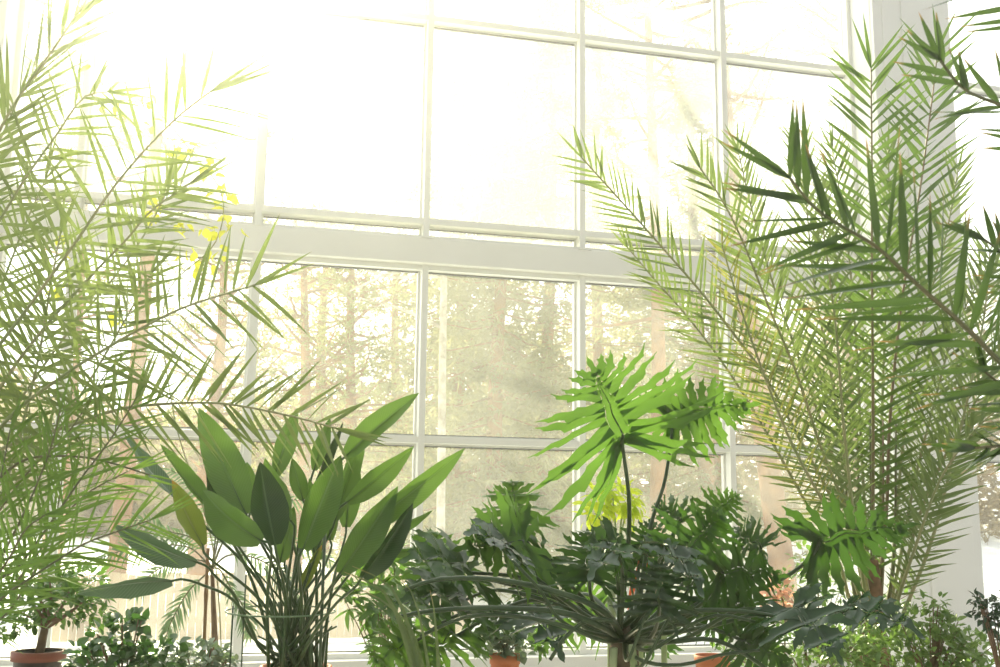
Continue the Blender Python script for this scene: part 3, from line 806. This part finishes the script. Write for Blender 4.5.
PH((680, 520), (655, 505), 60, 'phil', .6, 4.1, 4.1, nl=6)
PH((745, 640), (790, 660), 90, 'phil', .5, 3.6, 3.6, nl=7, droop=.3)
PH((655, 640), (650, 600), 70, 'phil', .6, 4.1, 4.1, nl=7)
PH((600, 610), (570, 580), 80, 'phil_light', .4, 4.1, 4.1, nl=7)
# stalks that arch out of the picture low down, and cut stubs
for k, (r, l) in enumerate([(.013, [(604, 612), (560, 593), (500, 580), (440, 579), (405, 590)]), (.013, [(600, 626), (560, 612), (490, 608), (430, 611), (395, 618)]),
        (.010, [(585, 632), (530, 618), (470, 616), (420, 636)]), (.011, [(645, 625), (690, 611), (750, 612), (800, 622)]), (.011, [(665, 642), (715, 640), (760, 664), (790, 690)]),
        (.009, [(650, 650), (690, 625), (720, 615), (755, 622)]), (.012, [(612, 622), (590, 620), (568, 634), (550, 660)]), (.009, [(640, 660), (680, 665), (720, 655), (760, 650)]),
        (.008, [(628, 660), (648, 610), (672, 575)]), (.008, [(640, 667), (668, 620), (700, 572)]), (.009, [(600, 640), (560, 620), (540, 590), (512, 560)])]):
    st = MB(); sp = spline([crown]+PP(l, DP-.45, DP-.5), 22); st.tube(sp, [r-r*.025*i for i in range(22)], 9)
    lf = st.build('stalk', M['phil_petiole'], phil)
for (x, y, x2, y2, r) in ((612, 648, 611, 560, .017), (640, 650, 645, 600, .012), (664, 640, 668, 600, .011)):
    st = MB(); a = P(x, y, 3.95); e = P(x2, y2, 4.0); st.tube([V((a.x, a.y, .3)), a, e], [r, r, r*.8], 10); st.build('pale_stalk', M['pale_stalk'], phil)
for (x, y, x2, y2) in ((612, 667, 614, 648), (636, 667, 632, 645)):
    st = MB(); st.tube([P(x, y+25, 3.3), P(x2, y2, 3.3)], .0115, 10); st.build('cut_stub', M['pale_stalk'], phil)

# ------------------------------------------------------------------ leafy things
def leaves(mb, c, rx, rz, n, size, rr, aspect=.5, ry=None, droop=.2, shell=.5):
    ry = ry or rx
    for _ in range(n):
        while True:
            q = V((rr.uniform(-1, 1), rr.uniform(-1, 1), rr.uniform(-1, 1)))
            if 0.05 < q.length <= 1: break
        q = q.normalized()*(shell+(1-shell)*rr.random()) if rr.random() < .7 else q
        p = c+V((q.x*rx, q.y*ry, q.z*rz))
        d = (V((q.x, q.y, q.z+.2))+V((rr.gauss(0, .5), rr.gauss(0, .5), rr.gauss(-droop, .5)))).normalized()
        leafblade(mb, p, d, size*rr.uniform(.7, 1.2), aspect, rr)
def leafblade(mb, p, d, L, asp, rr, up=None):
    s = d.cross(V((rr.gauss(0, .5), rr.gauss(0, .5), 1))); s = s.normalized() if s.length > 1e-4 else d.orthogonal().normalized()
    n = s.cross(d)
    rows, uvs = [], []
    for i, (t, w) in enumerate(((0, .06), (.2, .75), (.45, 1), (.75, .62), (1, .02))):
        h = L*asp*.5*w; c = p+d*L*t-n*(.18*L*t*t)
        rows.append([c+s*h+n*h*.3, c, c-s*h+n*h*.3]); uvs.append([(0, t), (.5, t), (1, t)])
    mb.quad_strip(rows, uvs)
def shrub(name, label, cat, foot, clumps, m, size, asp, seed, stemm='bark', srad=.006, group=None, top=None, extra=None, lname='foliage'):
    rr = random.Random(seed)
    root = thing(name, label, cat, foot, group)
    fb = MB(); sb = MB()
    top = top or foot
    if (top-foot).length > .1: sb.tube([foot, foot.lerp(top, .5), top], [srad*2, srad*1.7, srad*1.3], 8)
    for (c, rx, rz, n) in clumps:
        leaves(fb, c, rx, rz, n, size, rr, asp)
        for k in range(4):
            e = c+V((rr.uniform(-.7, .7)*rx, rr.uniform(-.7, .7)*rx, rr.uniform(-.3, .7)*rz))
            sb.tube(spline([top, top.lerp(e, .5)+V((0, 0, .02)), e], 6), [srad*(1-.13*i) for i in range(6)], 5)
    sb.build('stems', M[stemm], root); fb.build(lname, M[m], root)
    return root
def foot_of(px, d, z=0.0):
    p = P(px, 667, d); return V((p.x, p.y, z))
def cl(l, d, jit=.0):
    return [(P(x, y, d+dd), rx/F_PX*d, rz/F_PX*d, n) for (x, y, rx, rz, n, dd) in l]
# potted ficus at the left
pc = P(39, 652, 4.3)
pot('plant_pot', 'dark pot with red-brown rim under the small potted ficus', pc, .098, .5, M['black_pot'], rim=M['rim_red'], rimh=.03)
rF = random.Random(3)
fic = thing('potted_ficus', 'small branching ficus with glossy leaves growing in the dark rimmed pot', 'tree', pc-V((0, 0, .02)))
tk = MB()
tp_ = P(45, 628, 4.3)
tk.tube([pc-V((0, 0, .02)), tp_], [.02, .014], 8)
for (x, y) in ((30, 600), (36, 590), (62, 606), (70, 590), (50, 580), (20, 612), (85, 600)):
    tk.tube(spline([tp_, P((x+45)/2+3, (y+628)/2, 4.3), P(x, y, 4.3)], 6), [.011-.0015*i for i in range(6)], 6)
tk.build('branches', M['bark'], fic)
fb = MB()
for c in cl([(28, 605, 30, 22, 150, 0), (62, 600, 32, 24, 170, 0), (85, 585, 26, 24, 120, .1), (45, 578, 40, 18, 150, .1), (12, 625, 16, 14, 50, 0), (95, 610, 16, 16, 60, 0)], 4.3):
    leaves(fb, c[0], c[1], c[2], c[3], .042, rF, .5)
fb.build('foliage', M['ficus'], fic)
shrub('ivy_bush', 'dark small-leaved bush between the ficus pot and the silvery plant', 'bush', foot_of(120, 3.8),
      cl([(118, 640, 30, 20, 90, 0), (150, 655, 34, 18, 120, 0), (110, 668, 45, 22, 150, 0), (130, 622, 16, 10, 25, 0), (85, 660, 16, 18, 40, 0)], 3.8), 'ivy', .042, .8, 5, top=foot_of(125, 3.8, .45))
shrub('peperomia', 'silvery grey-green small-leaved plant left of the paddle-leaf pot', 'plant', foot_of(200, 3.9),
      cl([(200, 656, 30, 15, 190, 0), (185, 668, 40, 16, 160, 0), (222, 660, 16, 14, 70, 0)], 3.9), 'silver', .03, .6, 6, top=foot_of(200, 3.9, .45))
# grey feathery fronds behind the paddle leaves
c0 = foot_of(215, 5.0)
fe = thing('silky_oak', 'soft grey feathery plant drooping behind the paddle-leaf clump', 'plant', c0)
fbase = P(212, 568, 5.0)
tb = MB(); tb.tube([c0, V((c0.x, c0.y, .5)), fbase], [.02, .016, .008], 8); tb.build('trunk', M['bark'], fe)
kf = dict(rr=rA, L=.085, w=.010, n=26, rad=.003, twist=.5, start=.2, droop=.4, nup=0, ang0=1.1, ang1=.7, endn=1)
for l in ([(205, 575), (188, 592), (172, 620), (165, 640)], [(190, 548), (160, 545), (125, 550), (95, 560)], [(195, 540), (165, 530), (140, 520), (120, 528)],
          [(225, 540), (250, 530), (290, 540), (330, 560)], [(230, 555), (260, 560), (285, 580), (300, 610)], [(215, 530), (205, 500), (190, 480), (170, 470)],
          [(222, 525), (235, 500), (255, 480), (280, 470)], [(200, 560), (175, 562), (150, 575), (135, 595)], [(220, 570), (232, 590), (245, 610), (250, 635)],
          [(230, 530), (262, 505), (300, 500), (345, 510)]):
    frond(fe, [fbase]+PP(l, 5.0, 5.0), M['feather'], M['rachis_dark'], **kf)
# lime leaves lit from behind
c0 = foot_of(622, 4.5)
lime = thing('lime_shrub', 'lime yellow sunlit plant rising behind the two tall lobed leaves', 'plant', c0)
tb = MB(); lt = P(612, 510, 4.5)
for (x, y) in ((606, 505), (622, 515), (612, 490), (628, 505)):
    tb.tube(spline([c0, V((c0.x, c0.y, .5)), P(618, 560, 4.5), P(x, y, 4.5)], 10), [.008-.0005*i for i in range(10)], 6)
tb.build('stems', M['pale_stalk'], lime)
fb = MB()
for c in cl([(600, 503, 18, 18, 70, 0), (620, 498, 18, 15, 70, 0), (592, 518, 12, 12, 35, 0), (632, 510, 10, 16, 35, 0), (612, 485, 12, 5, 20, 0)], 4.5): leaves(fb, *c, .05, rF, .45, droop=.7)
fb.build('foliage', M['lime'], lime)
# climber hanging by the bright left panes
c0 = P(230, 667, 4.9); c0.z = 0
vine = thing('climbing_vine', 'yellow-green backlit vine hanging before the brightest left panes', 'vine', c0)
vp = spline([c0, P(215, 560, 4.9), P(175, 420, 4.9), P(165, 300, 4.9), P(214, 245, 4.9), P(222, 195, 4.9), P(190, 150, 4.9), P(150, 105, 4.9), P(117, 100, 4.9), P(100, 80, 4.9)], 60)
tb = MB(); tb.tube(vp, .003, 5); tb.build('stem', M['rachis'], vine)
fb = MB()
for (x, y, n) in ((90, 72, 2), (113, 105, 5), (147, 98, 6), (150, 122, 3), (188, 148, 10), (212, 168, 12), (224, 194, 12), (228, 218, 8), (214, 232, 9), (216, 255, 6), (158, 205, 9), (180, 225, 8), (145, 215, 6), (200, 270, 6), (190, 250, 6), (60, 240, 5), (55, 290, 5), (115, 320, 6), (20, 390, 5)):
    for k in range(n):
        p = P(x+rF.gauss(0, 5), y+rF.gauss(0, 5), 4.9+rF.gauss(0, .03))
        leafblade(fb, p, V((rF.gauss(0, 1), rF.gauss(0, .4), rF.gauss(-.6, .6))).normalized(), rF.uniform(.035, .06), .75, rF)
fb.build('foliage', M['vine'], vine)
# shrubs at the right
shrub('honeysuckle_bush', 'loose airy shrub with tiny pale leaves behind the big right lobed leaf', 'bush', foot_of(820, 5.3),
      cl([(800, 590, 28, 26, 80, 0), (830, 575, 30, 26, 80, 0), (850, 600, 30, 26, 90, 0), (780, 600, 20, 24, 50, .1), (815, 560, 26, 22, 50, .1), (900, 600, 26, 16, 30, 0)], 5.3), 'shrub', .04, .55, 9, top=foot_of(820, 5.3, .5), srad=.004)
shrub('variegated_shrub', 'dense bright green shrub filling the lower right corner', 'bush', foot_of(930, 4.2),
      cl([(935, 650, 45, 26, 300, 0), (975, 655, 40, 24, 260, 0), (890, 650, 40, 24, 260, 0), (915, 622, 36, 16, 130, 0), (950, 628, 20, 12, 60, 0), (850, 655, 34, 22, 200, 0), (960, 680, 60, 24, 250, 0), (935, 605, 14, 10, 30, 0)], 4.2), 'shrub_var', .04, .5, 10, top=foot_of(930, 4.2, .45), srad=.005)
shrub('bushy_shrub', 'mid green shrub under the grey hanging lobed leaf', 'bush', foot_of(800, 4.5),
      cl([(830, 640, 40, 22, 200, 0), (870, 630, 36, 20, 160, 0), (790, 650, 40, 22, 180, 0), (740, 660, 36, 20, 120, 0)], 4.5), 'shrub', .042, .55, 12, top=foot_of(810, 4.5, .45), srad=.005)
shrub('boxwood', 'small dark glossy shrub at the lower right edge by the pier', 'bush', foot_of(1012, 3.8),
      cl([(985, 612, 14, 14, 60, 0), (998, 626, 14, 12, 60, 0), (1012, 610, 16, 20, 70, 0), (980, 600, 9, 7, 25, 0)], 3.8), 'topiary', .03, .55, 13, top=foot_of(1005, 3.8, .5), srad=.005)
shrub('leafy_plant', 'bright leafy plant between the wire hoop and the philodendron', 'plant', foot_of(385, 4.4),
      cl([(385, 560, 22, 20, 60, 0), (375, 600, 26, 26, 80, 0), (400, 640, 34, 24, 110, 0), (350, 600, 12, 20, 30, 0)], 4.4), 'phil_light', .075, .35, 15, top=foot_of(385, 4.4, .45), srad=.004)
# strap leaves leaning out of the bottom edge
c0 = foot_of(450, 3.1)
strap = thing('strap_leaved_plant', 'pale strap-leaved plant leaning over between the hoop and the philodendron', 'plant', c0)
tb = MB(); tb.tube([c0, V((c0.x, c0.y, .35))], .02, 8); tb.build('stem', M['pale_stalk'], strap)
for (x, y, xm, ym, w_) in ((344, 572, 395, 610, .022), (352, 566, 402, 606, .016), (362, 590, 405, 628, .02), (380, 600, 416, 640, .014), (430, 590, 436, 630, .016), (398, 575, 420, 618, .012)):
    a, mdl, e = V((c0.x, c0.y, .35)), P(xm, ym, 3.15), P(x, y, 3.2)
    sp = spline([a, mdl, e], 12); rows = []; uvs = []
    for i, c in enumerate(sp):
        t = i/11; T = tan(sp, t); S = T.cross(toward(c)).normalized(); n = S.cross(T); h = w_*.5*(1-t**2.2)+.0006
        rows.append([c+S*h+n*h*.5, c, c-S*h+n*h*.5]); uvs.append([(0, t), (.5, t), (1, t)])
    b = MB(); b.quad_strip(rows, uvs); b.build('leaf', M['palm_right'], strap)
# pink blossom
root = thing('begonia', 'pink-flowered plant showing behind the lobed leaves at the right', 'plant', foot_of(780, 4.7))
tb = MB(); tb.tube([foot_of(780, 4.7), P(785, 610, 4.7), P(780, 590, 4.7)], .004, 5); tb.build('stem', M['rachis_brown'], root)
fb = MB()
for c in cl([(778, 588, 13, 12, 50, 0), (792, 600, 8, 8, 20, 0), (768, 600, 8, 8, 20, 0)], 4.7): leaves(fb, *c, .04, rF, .8)
fb.build('petals', M['flower'], root)
# red accents in the philodendron
rt = thing('red_leaved_plant', 'small plant with red upright leaves beside the philodendron trunk', 'plant', foot_of(636, 3.9))
for (x, y, x2, y2) in ((632, 600, 641, 548), (628, 610, 634, 565), (640, 600, 648, 560)):
    b = MB(); a, e = P(x, y, 3.9), P(x2, y2, 3.9); leaflet(b, a, (e-a).normalized(), toward(a), (e-a).length, .010, 0, rF, .5); b.build('leaf', M['red_leaf'], rt)
tb = MB(); tb.tube([foot_of(636, 3.9), P(632, 600, 3.9)], .006, 6); tb.build('stem', M['pale_stalk'], rt)
# terracotta pots with small plants
pc1 = P(505, 654, 4.1)
pot('plant_pot', 'small ribbed terracotta pot low in the gap left of the philodendron trunk', pc1, .058, .25, M['terracotta'])
shrub('crinkled_begonia', 'grey crinkled plant spilling from the small terracotta pot', 'plant', pc1-V((0, 0, .02)),
      cl([(490, 642, 22, 13, 90, 0), (520, 645, 20, 12, 70, 0), (505, 636, 20, 9, 60, 0)], 4.1), 'silver', .035, .9, 17, top=pc1, srad=.003)
pc2 = P(712, 655, 4.2)
pot('plant_pot', 'terracotta pot half hidden under the right philodendron stalks', pc2, .068, .25, M['terracotta'])
# staging the pots stand on
# ------------------------------------------------------------------ light
SUNPX = (195, -50)
sd = ray(*SUNPX).normalized()
sl = bpy.data.lights.new('sun', 'SUN'); so = bpy.data.objects.new('sun', sl); COL.objects.link(so)
sl.energy = 9; sl.angle = .012; sl.color = (1, .91, .58)
so.rotation_euler = sd.to_track_quat('Z', 'Y').to_euler(); so.location = CAM+sd*30
w = bpy.data.worlds.new('world'); sc.world = w; w.use_nodes = True
nt = w.node_tree; nt.nodes.clear()
wo = nt.nodes.new('ShaderNodeOutputWorld'); bg = nt.nodes.new('ShaderNodeBackground')
tc = nt.nodes.new('ShaderNodeTexCoord'); dt = nt.nodes.new('ShaderNodeVectorMath'); dt.operation = 'DOT_PRODUCT'
nt.links.new(tc.outputs['Generated'], dt.inputs[0]); dt.inputs[1].default_value = sd
cl = ramp(nt, dt.outputs['Value'], [(0, (.70, .70, .66)), (.6, (.96, .97, .95)), (1, (1.0, .98, .90))])
mr = nt.nodes.new('ShaderNodeMapRange'); mr.inputs[1].default_value = .15; mr.inputs[2].default_value = 1
mr.inputs[3].default_value = .74; mr.inputs[4].default_value = 2.8
nt.links.new(dt.outputs['Value'], mr.inputs[0]); nt.links.new(mr.outputs[0], bg.inputs['Strength'])
nt.links.new(cl, bg.inputs['Color']); nt.links.new(bg.outputs[0], wo.inputs['Surface'])
vs_ = sc.view_settings
vs_.view_transform = 'Standard'; vs_.look = 'None'; vs_.gamma = 1; vs_.exposure = .33; vs_.use_curve_mapping = False
sc.cycles.max_bounces = 6; sc.cycles.transparent_max_bounces = 16; sc.cycles.diffuse_bounces = 3; sc.cycles.glossy_bounces = 2
sc.cycles.transmission_bounces = 3; sc.cycles.volume_bounces = 1; sc.cycles.caustics_reflective = False
